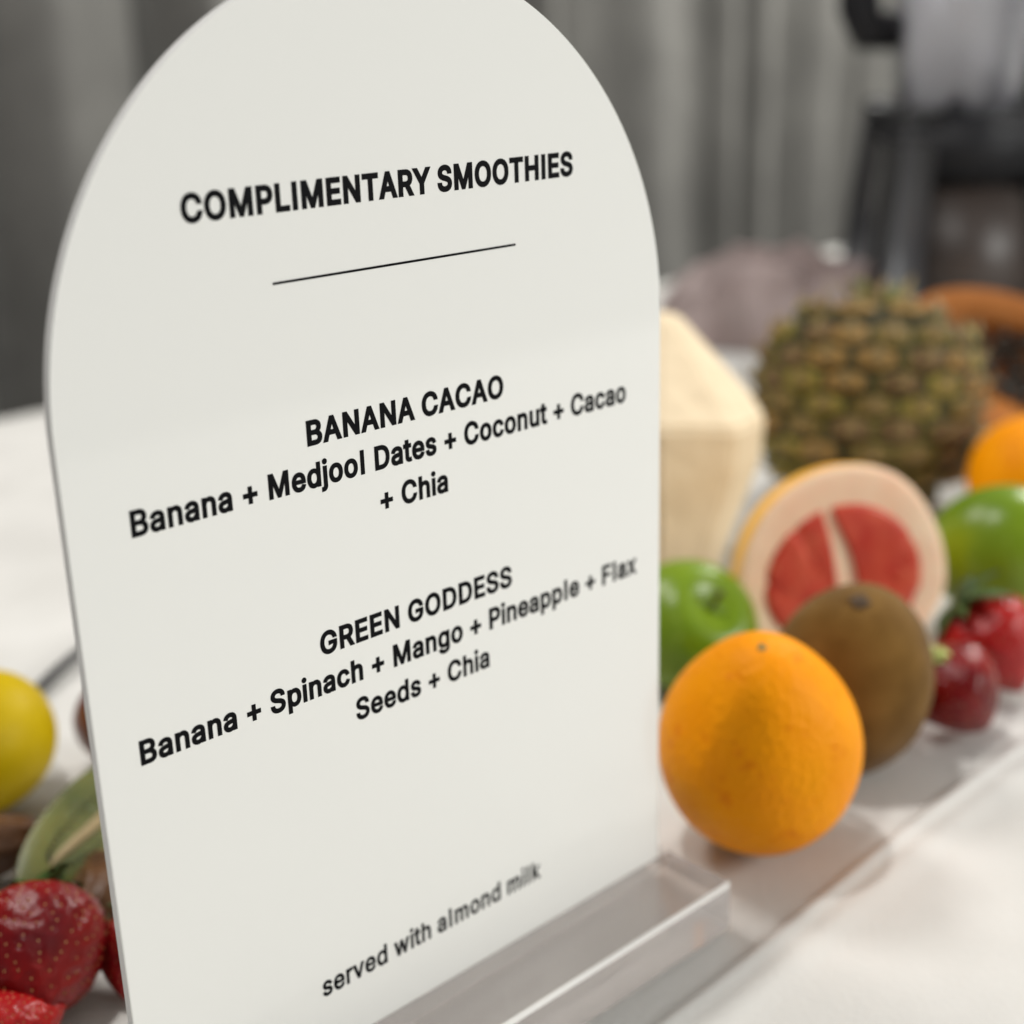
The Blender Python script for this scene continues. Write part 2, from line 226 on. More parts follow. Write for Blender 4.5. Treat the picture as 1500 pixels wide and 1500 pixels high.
GL = json.loads(r'''{"+":[453,[[198,34,198,364,255,364,255,34],[61,172,61,226,391,226,391,172]]],"A":[480,[[16,0,201,509,276,509,463,0,395,0,287,302,264,372,232,478,245,478,191,302,85,0],[110,142,110,199,370,199,370,142]]],"B":[456,[[60,0,60,509,261,508,298,503,314,497,329,491,354,474,373,454,381,442,392,417,397,389,398,361,394,339,387,320,370,297,349,281,324,270,315,267,315,262,334,258,353,251,372,239,389,223,402,203,412,179,417,152,417,121,412,93,400,67,392,55,383,44,371,34,344,18,328,12,311,6,270,1],[125,57,267,58,287,61,304,65,318,72,330,80,339,89,346,100,351,111,354,124,355,147,350,166,342,184,330,199,306,218,285,226,261,231,125,231],[125,285,249,285,269,289,297,301,312,312,323,326,331,343,336,362,335,385,332,398,328,409,321,420,313,429,302,437,290,444,275,448,259,451,125,452]]],"C":[510,[[241,-6,217,-2,193,5,171,14,150,25,130,39,113,55,97,73,82,93,70,115,59,139,51,166,45,193,41,223,40,254,41,285,45,315,51,343,59,369,70,393,82,415,97,436,113,454,130,470,150,484,171,495,193,504,217,511,241,515,282,516,312,512,354,499,379,487,413,462,432,442,448,418,461,392,470,363,473,348,408,348,398,378,384,403,365,422,342,438,306,452,267,456,249,455,231,452,215,447,199,441,170,422,156,410,145,397,134,381,125,364,117,345,111,325,107,303,104,279,103,254,104,229,107,206,111,184,117,164,125,145,145,112,157,99,170,86,184,76,199,68,215,61,232,57,249,54,287,54,324,63,350,75,372,93,389,114,402,140,408,160,473,160,466,131,455,103,440,79,423,57,391,29,367,15,327,1,298,-5,282,-7]]],"D":[502,[[219,0,96,0,96,57,239,58,261,61,282,66,301,72,318,81,333,91,347,103,360,117,370,132,379,149,386,168,396,209,399,255,396,301,386,342,379,361,370,378,360,393,348,406,335,418,320,428,303,437,285,443,265,448,244,451,93,452,93,509,225,509,254,508,281,504,307,498,331,489,353,478,373,465,391,450,407,432,421,413,433,391,443,367,451,342,457,315,461,286,462,255,461,224,457,195,451,168,443,143,433,119,421,97,406,77,390,60,372,44,351,31,328,20,304,11,277,5,249,1],[125,509,125,0,60,0,60,509]]],"E":[419,[[60,0,60,509,372,509,372,452,125,452,125,286,355,286,355,229,125,229,125,57,375,57,375,0]]],"F":[410,[[60,0,60,509,369,509,369,452,125,452,125,278,346,278,346,221,125,221,125,0]]],"G":[520,[[269,-7,242,-6,217,-2,193,5,171,14,149,25,129,39,112,55,96,73,81,94,69,116,59,140,51,166,45,194,41,223,40,254,41,285,45,315,51,343,59,369,69,393,81,415,96,436,112,454,129,470,149,484,170,495,192,504,215,511,239,515,281,516,311,512,340,504,367,493,392,478,424,450,441,428,456,404,467,377,474,349,408,349,392,385,376,408,356,427,332,441,296,453,265,456,247,455,230,452,214,447,198,441,183,432,169,422,156,410,145,397,134,381,125,364,117,345,111,325,107,303,104,279,103,254,104,229,107,206,111,184,117,164,125,145,145,112,157,99,170,86,184,76,199,68,216,61,232,57,250,54,286,54,317,59,345,71,369,88,388,110,403,137,412,168,415,202,434,199,283,199,283,256,478,256,477,176,474,152,468,131,461,110,451,91,439,73,426,57,411,43,395,30,377,19,357,10,337,3,315,-3,293,-6]]],"H":[517,[[60,0,60,509,125,509,125,289,392,289,392,509,457,509,457,0,392,0,392,232,125,232,125,0]]],"I":[226,[[80,0,80,509,146,509,146,0]]],"L":[393,[[60,0,60,509,125,509,125,57,361,57,361,0]]],"M":[628,[[60,0,60,509,152,509,287,159,322,49,307,49,352,187,476,509,568,509,568,0,504,0,507,457,513,457,482,363,456,291,342,0,286,0,159,321,112,457,119,457,122,291,122,0]]],"N":[523,[[60,0,60,509,136,509,363,151,388,107,414,55,405,54,399,157,399,509,463,509,463,0,387,0,177,331,108,452,119,454,125,291,125,0]]],"O":[533,[[267,-7,241,-6,217,-2,193,5,171,14,150,25,131,39,113,55,97,73,83,93,70,115,59,139,51,166,45,193,41,223,40,254,41,285,45,315,51,343,59,369,70,393,83,415,97,436,113,454,131,470,150,484,171,495,193,504,217,511,241,515,267,516,293,515,317,511,341,504,363,495,384,484,403,470,421,454,437,436,451,415,464,393,474,369,482,343,488,315,492,285,493,254,492,223,488,193,482,166,474,139,464,115,451,93,437,73,421,55,403,39,384,25,363,14,341,5,317,-2,293,-6],[267,53,285,54,302,57,318,61,334,68,363,86,377,98,388,111,399,127,416,163,422,183,427,205,429,229,429,280,427,303,422,326,416,346,399,382,388,397,377,411,363,423,349,433,334,441,318,448,302,452,285,455,267,456,249,455,232,452,215,448,199,441,184,433,170,423,157,410,145,397,125,364,117,345,111,325,107,303,104,279,103,254,104,229,107,205,111,183,117,163,125,144,134,127,145,112,157,98,170,86,184,76,199,68,215,61,232,57,249,54]]],"P":[445,[[60,0,60,509,258,508,279,506,298,501,316,495,347,478,360,468,371,456,381,444,390,430,402,399,408,366,408,330,402,296,390,265,381,251,371,239,360,227,332,207,316,199,298,194,279,189,235,186,109,186,109,242,248,243,275,247,297,256,314,269,328,285,337,304,342,325,344,360,340,382,333,402,321,419,306,433,286,444,262,450,232,452,125,452,125,0]]],"R":[449,[[60,0,60,509,259,508,280,506,299,502,317,496,333,489,348,480,361,470,372,459,382,447,397,419,406,387,409,352,406,317,397,286,382,258,372,246,361,235,348,225,333,217,317,210,299,205,259,199,96,198,96,255,249,255,276,259,298,267,315,278,329,292,334,300,341,319,345,340,345,364,341,386,334,405,322,421,307,434,298,440,275,448,248,452,125,452,125,0],[353,0,230,229,303,229,428,0]]],"S":[447,[[202,-8,163,-3,128,9,112,17,98,26,85,36,74,47,56,74,44,103,38,137,104,137,108,115,117,96,130,81,147,68,177,55,212,49,251,51,275,56,296,65,315,77,335,100,343,118,346,139,344,157,337,173,320,190,296,205,245,222,160,247,138,256,118,266,101,277,86,289,74,303,64,318,57,335,53,353,52,372,53,389,56,405,60,420,67,434,75,448,96,471,123,490,154,504,189,513,227,516,266,513,300,504,331,490,357,471,377,449,392,422,400,393,401,378,337,378,335,392,330,406,323,417,314,428,302,437,289,445,275,451,259,455,243,458,212,459,188,455,167,448,149,438,135,425,124,410,117,394,115,376,117,356,125,340,145,322,169,308,212,293,264,279,312,264,359,238,382,216,395,198,403,177,408,152,407,123,405,107,400,92,394,78,377,51,366,39,353,29,323,11,306,4,288,-2,247,-8]]],"T":[449,[[32,452,32,509,417,509,417,452,257,452,257,0,193,0,193,452]]],"Y":[472,[[203,0,203,208,16,509,91,509,192,344,222,292,250,230,224,230,251,293,280,344,381,509,455,509,268,208,268,0]]],"a":[389,[[146,-8,119,-4,94,5,73,18,55,35,42,56,33,80,30,108,32,132,39,152,49,169,62,182,87,198,125,211,178,220,255,231,269,238,274,245,276,257,273,282,267,297,258,309,240,322,215,330,185,331,157,325,135,315,118,301,100,274,41,291,53,316,69,337,89,354,110,366,145,378,182,384,220,382,258,374,286,360,303,347,316,330,327,309,335,283,337,251,337,0,277,0,277,52,272,52,257,30,239,14,215,1,185,-7,173,-9],[183,46,207,50,228,59,244,71,258,85,271,110,275,129,276,190,264,183,231,176,175,168,134,159,114,148,103,139,96,128,92,113,94,90,98,78,111,63,130,52,161,45]]],"c":[396,[[187,-7,168,-4,150,1,133,7,117,16,102,27,89,39,76,53,66,68,56,85,48,103,42,122,37,143,34,187,35,210,37,233,42,253,48,273,56,291,66,308,76,323,89,337,102,349,117,360,133,369,150,375,168,380,187,383,229,383,260,377,297,361,320,344,346,314,359,287,362,277,303,262,293,284,275,307,254,321,222,329,192,329,167,323,155,317,136,302,120,282,108,258,100,231,96,202,96,172,100,144,108,117,120,94,136,74,155,59,167,53,192,47,222,47,255,56,276,70,292,89,304,117,363,102,352,73,335,48,314,27,289,11,261,-1,229,-7]]],"d":[424,[[177,-7,159,-4,142,1,126,7,111,16,97,26,85,38,73,52,64,67,47,103,42,122,37,143,34,189,37,234,42,255,47,275,55,293,74,325,86,339,98,351,112,361,127,369,143,376,160,380,177,383,209,384,233,380,253,373,276,358,303,324,306,319,311,319,311,509,372,509,372,0,313,0,313,59,307,59,287,31,268,14,243,0,221,-6,209,-8],[218,48,242,53,263,65,280,82,294,103,304,128,310,157,312,189,310,221,304,250,295,275,281,296,263,312,242,324,218,329,191,329,166,323,155,318,136,303,120,284,108,261,100,234,96,205,96,173,101,144,114,104,128,83,145,66,155,59,166,54,191,48]]],"e":[404,[[190,-7,170,-4,151,1,133,7,117,16,102,27,88,39,76,53,65,68,48,103,42,122,37,143,35,164,35,210,37,231,42,252,47,272,55,290,64,307,75,322,87,336,100,348,115,359,131,368,148,375,166,380,185,383,217,384,254,378,277,369,299,357,319,341,337,321,351,296,362,267,369,233,371,194,371,169,75,169,75,221,338,221,310,202,308,231,302,257,293,280,279,299,263,314,242,324,218,329,192,329,167,324,146,313,129,298,115,280,104,259,98,235,96,211,97,162,101,132,110,106,124,85,141,68,151,61,173,51,198,47,230,47,261,56,280,68,299,91,306,105,365,91,356,68,343,48,326,30,306,16,283,4,256,-4,227,-8]]],"g":[425,[[191,-151,161,-147,134,-140,100,-124,82,-110,61,-86,51,-69,101,-41,127,-71,154,-88,173,-94,207,-97,225,-96,241,-94,256,-89,270,-83,282,-75,293,-65,301,-53,307,-39,310,-24,311,68,306,68,287,41,268,25,243,12,221,7,195,5,177,6,160,8,143,13,128,19,99,36,86,47,74,60,64,74,55,90,47,108,42,126,37,147,34,191,37,235,42,256,47,275,55,293,74,325,86,339,98,351,112,361,127,369,143,376,160,380,178,383,210,384,234,380,253,373,277,358,288,346,308,319,313,319,313,379,372,379,371,-28,369,-46,364,-62,358,-77,350,-90,330,-112,305,-129,276,-141,243,-149,225,-150],[218,60,243,65,264,75,281,90,295,110,304,133,310,161,312,193,310,224,304,251,295,276,281,296,264,312,243,324,218,329,191,329,166,324,145,312,128,295,114,274,104,250,98,223,96,193,98,162,104,135,114,111,128,92,145,76,167,65,191,60]]],"h":[410,[[114,0,53,0,53,509,114,509,114,287,102,287,110,307,119,324,129,339,140,352,152,362,166,370,180,376,195,381,227,384,257,382,283,374,295,369,317,353,334,333,341,321,351,292,356,259,357,0,296,0,295,252,292,268,288,281,281,294,273,304,263,313,252,320,240,325,225,328,199,329,179,325,161,317,145,306,132,292,126,283,118,263,114,240]]],"i":[167,[[53,0,53,379,114,379,114,0],[77,443,65,447,49,460,43,470,41,483,43,496,49,507,59,516,71,522,84,524,97,522,109,516,118,507,124,496,126,483,124,470,118,460,109,451,97,445,91,443]]],"j":[167,[[53,379,114,379,114,-43,110,-68,102,-90,90,-108,74,-123,54,-134,31,-141,-10,-143,-10,-87,12,-86,28,-82,40,-72,48,-58,53,-40],[77,443,64,447,53,455,45,465,41,477,41,489,45,502,53,512,64,520,77,524,90,524,103,520,114,512,122,502,126,489,126,477,122,465,114,455,103,447,90,443]]],"k":[381,[[110,137,110,212,121,212,284,379,360,379,184,199,177,199],[53,0,53,509,114,509,114,0],[294,0,148,186,191,229,372,0]]],"l":[232,[[84,0,84,509,146,509,146,0]]],"m":[610,[[53,0,53,379,112,379,112,295,108,295,115,318,126,337,139,353,163,371,181,380,209,386,235,385,250,382,264,377,276,370,287,361,297,350,305,338,312,325,321,295,312,295,320,316,330,334,345,351,362,364,381,375,413,384,437,386,462,384,486,377,507,366,526,349,541,328,551,303,556,272,557,0,496,0,495,269,492,283,488,295,481,305,473,313,453,324,431,329,400,328,382,324,367,315,355,304,345,290,337,266,335,247,335,0,274,0,273,272,271,283,266,293,261,303,253,311,244,318,234,323,212,329,191,330,166,324,150,315,137,304,126,289,118,271,114,250,114,0]]],"n":[410,[[114,0,53,0,53,379,112,379,112,287,102,287,110,307,119,324,129,339,140,352,152,362,166,370,180,376,195,381,227,384,257,382,283,374,295,369,316,353,334,333,341,321,351,292,356,259,357,0,296,0,295,252,292,268,288,281,281,294,273,304,263,313,252,320,240,325,225,328,199,329,179,325,161,317,145,306,132,292,126,283,118,263,114,240]]],"o":[415,[[207,-8,187,-7,168,-4,150,1,133,7,117,16,102,27,89,39,76,53,66,68,56,85,48,103,42,122,37,143,34,187,35,210,37,233,42,253,48,273,56,291,66,308,76,323,89,337,102,349,117,360,133,369,150,375,168,380,187,383,207,384,228,383,247,380,265,375,283,369,299,360,314,349,327,337,339,323,350,308,367,273,373,253,378,233,380,210,380,165,378,143,373,122,367,103,350,68,339,53,327,39,314,27,299,16,283,7,265,1,247,-4,228,-7],[222,47,236,49,248,53,260,59,280,74,295,94,307,117,315,144,319,172,319,202,315,231,307,258,295,282,280,302,260,317,248,323,236,327,207,330,179,327,167,323,155,317,136,302,120,282,108,258,100,231,96,202,96,172,100,144,108,117,120,94,136,74,155,59,167,53,192,47]]],"p":[424,[[53,-143,53,379,112,379,112,319,118,319,142,352,171,373,191,380,215,384,248,383,265,380,282,376,298,369,313,361,327,351,339,339,351,325,370,293,383,255,389,212,389,166,383,122,370,84,351,52,339,38,327,26,313,16,298,7,282,1,265,-4,248,-7,216,-8,192,-4,173,4,149,19,138,31,118,59,114,59,114,-143],[234,48,258,54,269,59,288,74,304,93,316,117,324,144,328,173,328,205,324,234,316,261,304,284,289,303,270,318,259,323,234,329,207,329,182,324,161,312,144,296,130,275,121,250,115,221,113,189,115,157,121,128,130,103,144,82,162,65,183,53,207,48]]],"r":[259,[[53,0,53,379,112,379,112,321,115,321,126,342,142,359,163,373,187,382,213,385,243,384,243,322,207,326,186,324,159,315,137,298,126,284,118,267,114,247,114,0]]],"s":[365,[[167,-8,138,-4,112,3,90,14,70,29,55,47,43,69,36,94,94,107,102,84,116,67,133,55,155,47,181,45,211,48,234,56,253,69,259,77,264,85,267,94,267,111,263,124,254,136,241,145,223,152,130,175,112,182,97,190,83,198,72,208,63,219,56,231,51,244,48,258,48,287,53,311,65,332,82,350,103,364,128,375,156,382,187,384,216,382,242,376,264,367,283,355,299,339,316,311,324,290,268,277,260,294,243,316,225,327,201,332,174,332,151,327,131,317,117,303,112,295,110,286,110,269,114,255,124,243,139,234,172,223,249,204,267,197,282,189,295,181,306,171,315,160,322,149,327,136,330,122,330,94,324,69,312,47,295,28,273,12,260,6,231,-3,199,-7]]],"t":[227,[[204,379,204,327,6,327,6,379],[65,471,126,471,126,88,129,73,136,61,146,54,161,50,185,51,202,54,213,2,192,-3,168,-4,150,-3,133,0,117,5,104,12,92,21,82,32,75,45,69,59,66,75,65,93]]],"u":[410,[[167,-4,140,1,115,11,104,18,93,26,76,47,63,72,55,103,53,139,53,379,114,379,115,127,117,111,122,98,128,85,147,66,158,59,170,54,185,51,211,50,231,54,249,62,265,73,278,88,288,106,294,128,296,153,296,379,357,379,357,0,298,0,298,92,307,92,299,72,291,55,281,40,269,27,257,17,244,9,229,3,215,-2,199,-4]]],"v":[389,[[163,0,17,379,84,379,165,155,187,87,206,21,184,21,224,155,305,379,371,379,226,0]]],"w":[567,[[138,0,23,379,87,379,154,137,175,41,165,41,186,135,206,214,252,379,316,379,362,214,382,136,402,41,391,41,413,135,480,379,545,379,429,0,368,0,305,225,277,338,291,338,263,225,199,0]]],"x":[379,[[21,0,171,218,171,171,29,379,100,379,147,306,207,206,175,206,233,306,282,379,352,379,209,169,209,214,358,0,287,0,231,85,173,182,205,182,148,85,91,0]]]," ":[188,[]]}''')
m_ink = mat('black_print', (.006, .006, .007), None, rough=.6, Specular_IOR_Level=.05)
def fat(pts, d):
    """move an outline outwards by d with mitred corners (outer outlines run clockwise, holes the other way)"""
    n_ = len(pts); o_ = []
    for i in range(n_):
        p0, p1, p2 = Vector(pts[i - 1]), Vector(pts[i]), Vector(pts[(i + 1) % n_])
        e1 = (p1 - p0).normalized(); e2 = (p2 - p1).normalized()
        n1 = Vector((-e1.y, e1.x)); n2 = Vector((-e2.y, e2.x)); m_ = n1 + n2
        m_ = m_ / max(.35, m_.dot(n1)) if m_.length > 1e-6 else n1
        o_.append(p1 + m_ * d)
    return o_
def winding(p, loops):
    w_ = 0
    for L_ in loops:
        for i in range(len(L_)):
            a_, b_ = L_[i - 1], L_[i]
            if (a_[1] <= p[1]) != (b_[1] <= p[1]):
                s_ = (b_[0] - a_[0]) * (p[1] - a_[1]) - (p[0] - a_[0]) * (b_[1] - a_[1])
                if a_[1] <= p[1] and s_ > 0: w_ += 1
                elif a_[1] > p[1] and s_ < 0: w_ -= 1
    return w_
def glyph_mesh(sps, bold, dot=False):
    loops = [fat([(sp[i] / 1000, sp[i + 1] / 1000) for i in range(0, len(sp), 2)], bold) for sp in sps]
    if dot:
        k = max(range(len(loops)), key=lambda i: min(p.y for p in loops[i])); loops[k] = [p + Vector((0, .022)) for p in loops[k]]
    vs_, es_ = [], []
    for L_ in loops:
        i0 = len(vs_); n_ = len(L_); vs_ += L_; es_ += [(i0 + i, i0 + (i + 1) % n_) for i in range(n_)]
    v_, e_, f_, *_r = delaunay_2d_cdt(vs_, es_, [], 0, 1e-6)
    keep = [f for f in f_ if winding(sum((v_[i] for i in f), Vector((0, 0))) / len(f), loops) != 0]
    return v_, keep
def text_line(s, z, hw, size, bold):
    x = 0; V, F = [], []; cache = {}
    for ch in s:
        adv, sps = GL[ch]
        if sps:
            if ch not in cache: cache[ch] = glyph_mesh(sps, bold, ch in 'ij')
            v_, f_ = cache[ch]; i0 = len(V)
            ac = adv / 2000; V += [(x + ac + (v.x - ac) * .93, v.y) for v in v_]; F += [tuple(i0 + i for i in f) for f in f_]
        x += adv / 1000
    xa, xb = min(v[0] for v in V), max(v[0] for v in V)
    sx = 2 * hw / (xb - xa)
    b2 = bmesh.new()
    bv = [b2.verts.new(((v[0] - (xa + xb) / 2) * sx, -.00012, z + v[1] * size)) for v in V]
    for f in F:
        try: b2.faces.new([bv[i] for i in f])
        except ValueError: pass
    bmesh.ops.delete(b2, geom=[v for v in b2.verts if not v.link_faces], context='VERTS')
    r = bmesh.ops.extrude_face_region(b2, geom=b2.faces[:])      # the print has a hair of thickness
    for v in r['geom']:
        if isinstance(v, bmesh.types.BMVert): v.co.y += .0001
    from_bm('lettering', b2, m_ink, sign)
S = .0118
text_line('COMPLIMENTARY SMOOTHIES', H + .23757, .06276, S * 1.0, .033)
text_line('BANANA CACAO', H + .17884, .03361, S, .030)
text_line('Banana + Medjool Dates + Coconut + Cacao', H + .16768, .08417, S, .027)
text_line('+ Chia', H + .15609, .01176, S, .026)
text_line('GREEN GODDESS', H + .12134, .03451, S, .028)
text_line('Banana + Spinach + Mango + Pineapple + Flax', H + .11017, .08894, S, .027)
text_line('Seeds + Chia', H + .09863, .02452, S, .025)
text_line('served with almond milk', H + .01819, .04288, S * 1.0, .020)
bm = bmesh.new(); box_bm(bm, -.0399, .0399, -.00012, -.00002, H + .22057 - .0003, H + .22057 + .0003)
from_bm('rule', bm, m_ink, sign)

# ------------------------------------------------------------------ fruit
def sphere_prof(R, m=28, fz=1.0, p=1.0, r0=0.002):
    out = []
    for i in range(m + 1):
        t = math.pi * (i / m)
        out.append((max(R * math.sin(t) ** p, R * r0), -R * fz * math.cos(t)))
    return out
def wob(amp, freq, seed):
    def f(v, a, t):
        return v * (1 + amp * noise.noise(v * freq + Vector((seed, seed * 2, 0))))
    return f
m_orange = mat('orange_peel', (.86, .285, .0), (.92, .34, .0), 30, .5, 1.0, 330, .0011, spots=((.78, .22, .0), 150, .63), Specular_IOR_Level=.12)
m_navel = mat('stem_scar', (.16, .12, .03), (.28, .2, .06), 400, .8)

def citrus(name, loc, R, label, cat, nub=.10, tilt=(0, 0, 0), m=m_orange, fz=.985):
    root = empty(name, loc, label, cat, rot=tilt)
    def d(v, a, t):
        z = v.z / R / fz; k = max(0, z)
        v = v * (1 + .018 * noise.noise(v * 40 + Vector((R * 900, 0, 0))))
        if k > .5: v.z += R * nub * ((k - .5) / .5) ** 3
        if z < -.93: v.z += R * .05 * ((-z - .93) / .07)
        return v
    V, F = lathe(sphere_prof(R, 44, fz), 72, d); mesh('peel', V, F, m, root)
    V, F = lathe([(.0004, 0), (.0022, .0004), (.0028, .0012), (.0016, .002), (.0003, .0021)], 10, lambda v, a, t: v + Vector((0, 0, R * (fz + nub) - .0016)) + Vector((.0004 * math.sin(3 * a), .0004 * math.cos(2 * a), 0)))
    mesh('stem_button', V, F, m_navel, root)
    return root
citrus('orange', (.1520, -.0030, .0424), .0374, 'whole bright orange in front, touching the right end of the sign base', 'orange', .17, (math.radians(6), math.radians(-17), .3), fz=1.13)
citrus('orange', (.5340, .0940, .0366), .0366, 'whole orange at the right edge, behind the right green apple', 'orange', .05, (.4, .3, 0))

# kiwi
m_kiwi = mat('kiwi_skin', (.125, .062, .012), (.19, .10, .024), 60, .9, .8, 900, .0006, Specular_IOR_Level=.1, Sheen_Weight=.12, Sheen_Roughness=.4)
def kiwi_whole(loc, R, rot, label):
    root = empty('kiwi', loc, label, 'kiwi', rot=rot)
    V, F = lathe(sphere_prof(R, 36, 1.26, .86), 56, lambda v, a, t: Vector((v.x * 1.03, v.y * .97, v.z)) * (1 + .02 * noise.noise(v * 45)))
    body = mesh('skin', V, F, m_kiwi, root)
    m_end = mat('kiwi_stem_end', (.05, .03, .015), (.10, .06, .03), 300, .9)
    V, F = lathe([(.0006, 0), (.0036, .0006), (.0042, .0016), (.0024, .0022), (.0004, .0016)], 12, lambda v, a, t: v + Vector((0, 0, R * 1.26 - .0012)) + Vector((.0005 * math.sin(3 * a), 0, .0003 * math.sin(4 * a))))
    mesh('stem_end', V, F, m_end, root)
    # fuzz: short hairs over the skin, one mass
    random.seed(9); V, F = [], []
    for k in range(4200):
        z = random.uniform(-1, 1); a = random.uniform(0, 2 * math.pi); s = math.sqrt(1 - z * z)
        nrm = Vector((s * math.cos(a), s * math.sin(a), z)); p = Vector((nrm.x * R * 1.01, nrm.y * R * .955, nrm.z * R * 1.25))
        t = nrm.orthogonal().normalized(); t.rotate(Quaternion(nrm, random.uniform(0, 6.28)))
        q = p + nrm * random.uniform(.0006, .0012) + t * .0007; i = len(V)
        bb = nrm.cross(t) * .00006; V += [p - bb, p + bb, q]; F.append((i, i + 1, i + 2))
    o = mesh('fuzz', V, F, m_kiwi, root, smooth=False); o['kind'] = 'stuff'
    return root
kiwi_whole((.2265, .0080, .0400), .0330, (math.radians(12), math.radians(-14), 0), 'whole fuzzy brown kiwi standing between the front orange and the strawberries')

# halved grapefruit : hemisphere with cut face (local +Z is the cut normal)
m_gpeel = mat('grapefruit_peel', (.86, .42, .04), (.90, .50, .07), 14, .4, .5, 380, .0005)
m_pith = mat('grapefruit_pith', (.96, .72, .50), (.93, .58, .38), 26, .6, .3, 200, .0004, Subsurface_Weight=.15, Subsurface_Scale=.004)
m_flesh = mat('grapefruit_flesh', (.50, .040, .026), (.66, .105, .055), 70, .3, .8, 260, .0007, spots=((.62, .13, .07), 190, .62), Specular_IOR_Level=.3, Subsurface_Weight=.08, Subsurface_Scale=.005)
def half_grapefruit(loc, rotz, tilt, label):
    """egg-shaped cut face in the local xz plane looking along -y, the rind bulging back along +y"""
    root = empty('halved_grapefruit', loc, label, 'grapefruit', rot=(tilt, 0, rotz))
    W_, UP, DN, CZ, DP = .0540, .0615, .037, .037, .050
    n_ = 80
    def outl(s_, j):
        a = 2 * math.pi * j / n_; c_, s2 = math.cos(a), math.sin(a)
        x = W_ * s_ * math.copysign(abs(c_) ** .94, c_); z = CZ + (UP if s2 > 0 else DN) * s_ * s2
        k = 1 + .014 * noise.noise(Vector((c_ * 1.6, s2 * 1.6, 4)))
        return x * k, z * k
    V, F = [], []
    m_ = 22
    for i in range(m_ + 1):
        t = math.pi / 2 * i / m_
        for j in range(n_):
            x, z = outl(max(math.cos(t), .002), j); V.append((x, DP * math.sin(t), z))
    for i in range(m_):
        for j in range(n_):
            k = (j + 1) % n_; F.append((i * n_ + j, (i + 1) * n_ + j, (i + 1) * n_ + k, i * n_ + k))
    F.append(tuple(range(m_ * n_ + n_ - 1, m_ * n_ - 1, -1)))
    mesh('peel', V, F, m_gpeel, root)
    V, F = [], []
    rings = ((1.0, 0), (.985, -.0012), (.94, -.0016), (.8, -.0006), (.5, 0), (.2, 0), (.003, 0))
    for (s_, y_) in rings:
        for j in range(n_):
            x, z = outl(s_, j); V.append((x, y_ + .0004 * noise.noise(Vector((x * 120, z * 120, 2))), z))
    for i in range(len(rings) - 1):
        for j in range(n_):
            k = (j + 1) % n_; F.append((i * n_ + j, i * n_ + k, (i + 1) * n_ + k, (i + 1) * n_ + j))
    mesh('pith', V, F, m_pith, root)
    # red flesh: two lobes left and right of a slanting pale core, each parted into segments by thin membranes
    fx, fz, fw, fu, fd = .0005, .0405, .0405, .0395, .031
    A_, B_ = Vector((-.0085, .078)), Vector((.0115, .004)); dl = (B_ - A_).normalized(); nl_ = Vector((-dl.y, dl.x))
    rnd = random.Random(6)
    for side in (1, -1):
        poly = []
        for j in range(120):
            a = 2 * math.pi * j / 120; p = Vector((fx + fw * math.cos(a), fz + (fu if math.sin(a) > 0 else fd) * math.sin(a)))
            d_ = (p - A_).dot(nl_) * side
            g = .0040 + .0020 * math.sin((p.y - .02) * 90)
            if d_ > g: poly.append(p)
            else:
                q = p - nl_ * side * (d_ - g); 
                if ((q.x - fx) / fw) ** 2 + ((q.y - fz) / (fu if q.y > fz else fd)) ** 2 < 1: poly.append(q)
        for _ in range(3):                               # round the corners
            poly = [(poly[k - 1] + poly[k] * 2 + poly[(k + 1) % len(poly)]) / 4 for k in range(len(poly))]
        c_ = sum(poly, Vector((0, 0))) / len(poly); hub = Vector((.0105, .012)); m2 = len(poly); V, F = [], []
        lev = ((1.0, .0006), (.985, -.0012), (.93, -.0020), (.8, -.0022), (.6, -.0022), (.4, -.0022), (.2, -.0022), (.01, -.0022))
        for (s_, y_) in lev:
            for p in poly:
                q = c_ + (p - c_) * s_; an = math.degrees(math.atan2(q.y - hub.y, q.x - hub.x))
                mem = max(math.exp(-((an - m0) / 1.7) ** 2) for m0 in (34, 62, 121, 146, 172))
                pulp = .0005 * noise.noise(Vector((an * .35, (q - hub).length * 240, 3)))
                V.append((q.x, y_ + (.0014 * mem + pulp if y_ < -.001 else 0), q.y))
        for i in range(len(lev) - 1):
            for j in range(m2):
                k = (j + 1) % m2; F.append((i * m2 + j, i * m2 + k, (i + 1) * m2 + k, (i + 1) * m2 + j))
        bm = bmesh.new(); bv = [bm.verts.new(v) for v in V]
        for f in F: bm.faces.new([bv[i] for i in f])
        bm.faces.new(bv[-m2:])
        from_bm('flesh', bm, m_flesh, root, True)
    return root
half_grapefruit((.3105, .0690, 0), math.radians(-29), math.radians(-4), 'halved pink grapefruit standing on its rim with the red cut face showing')

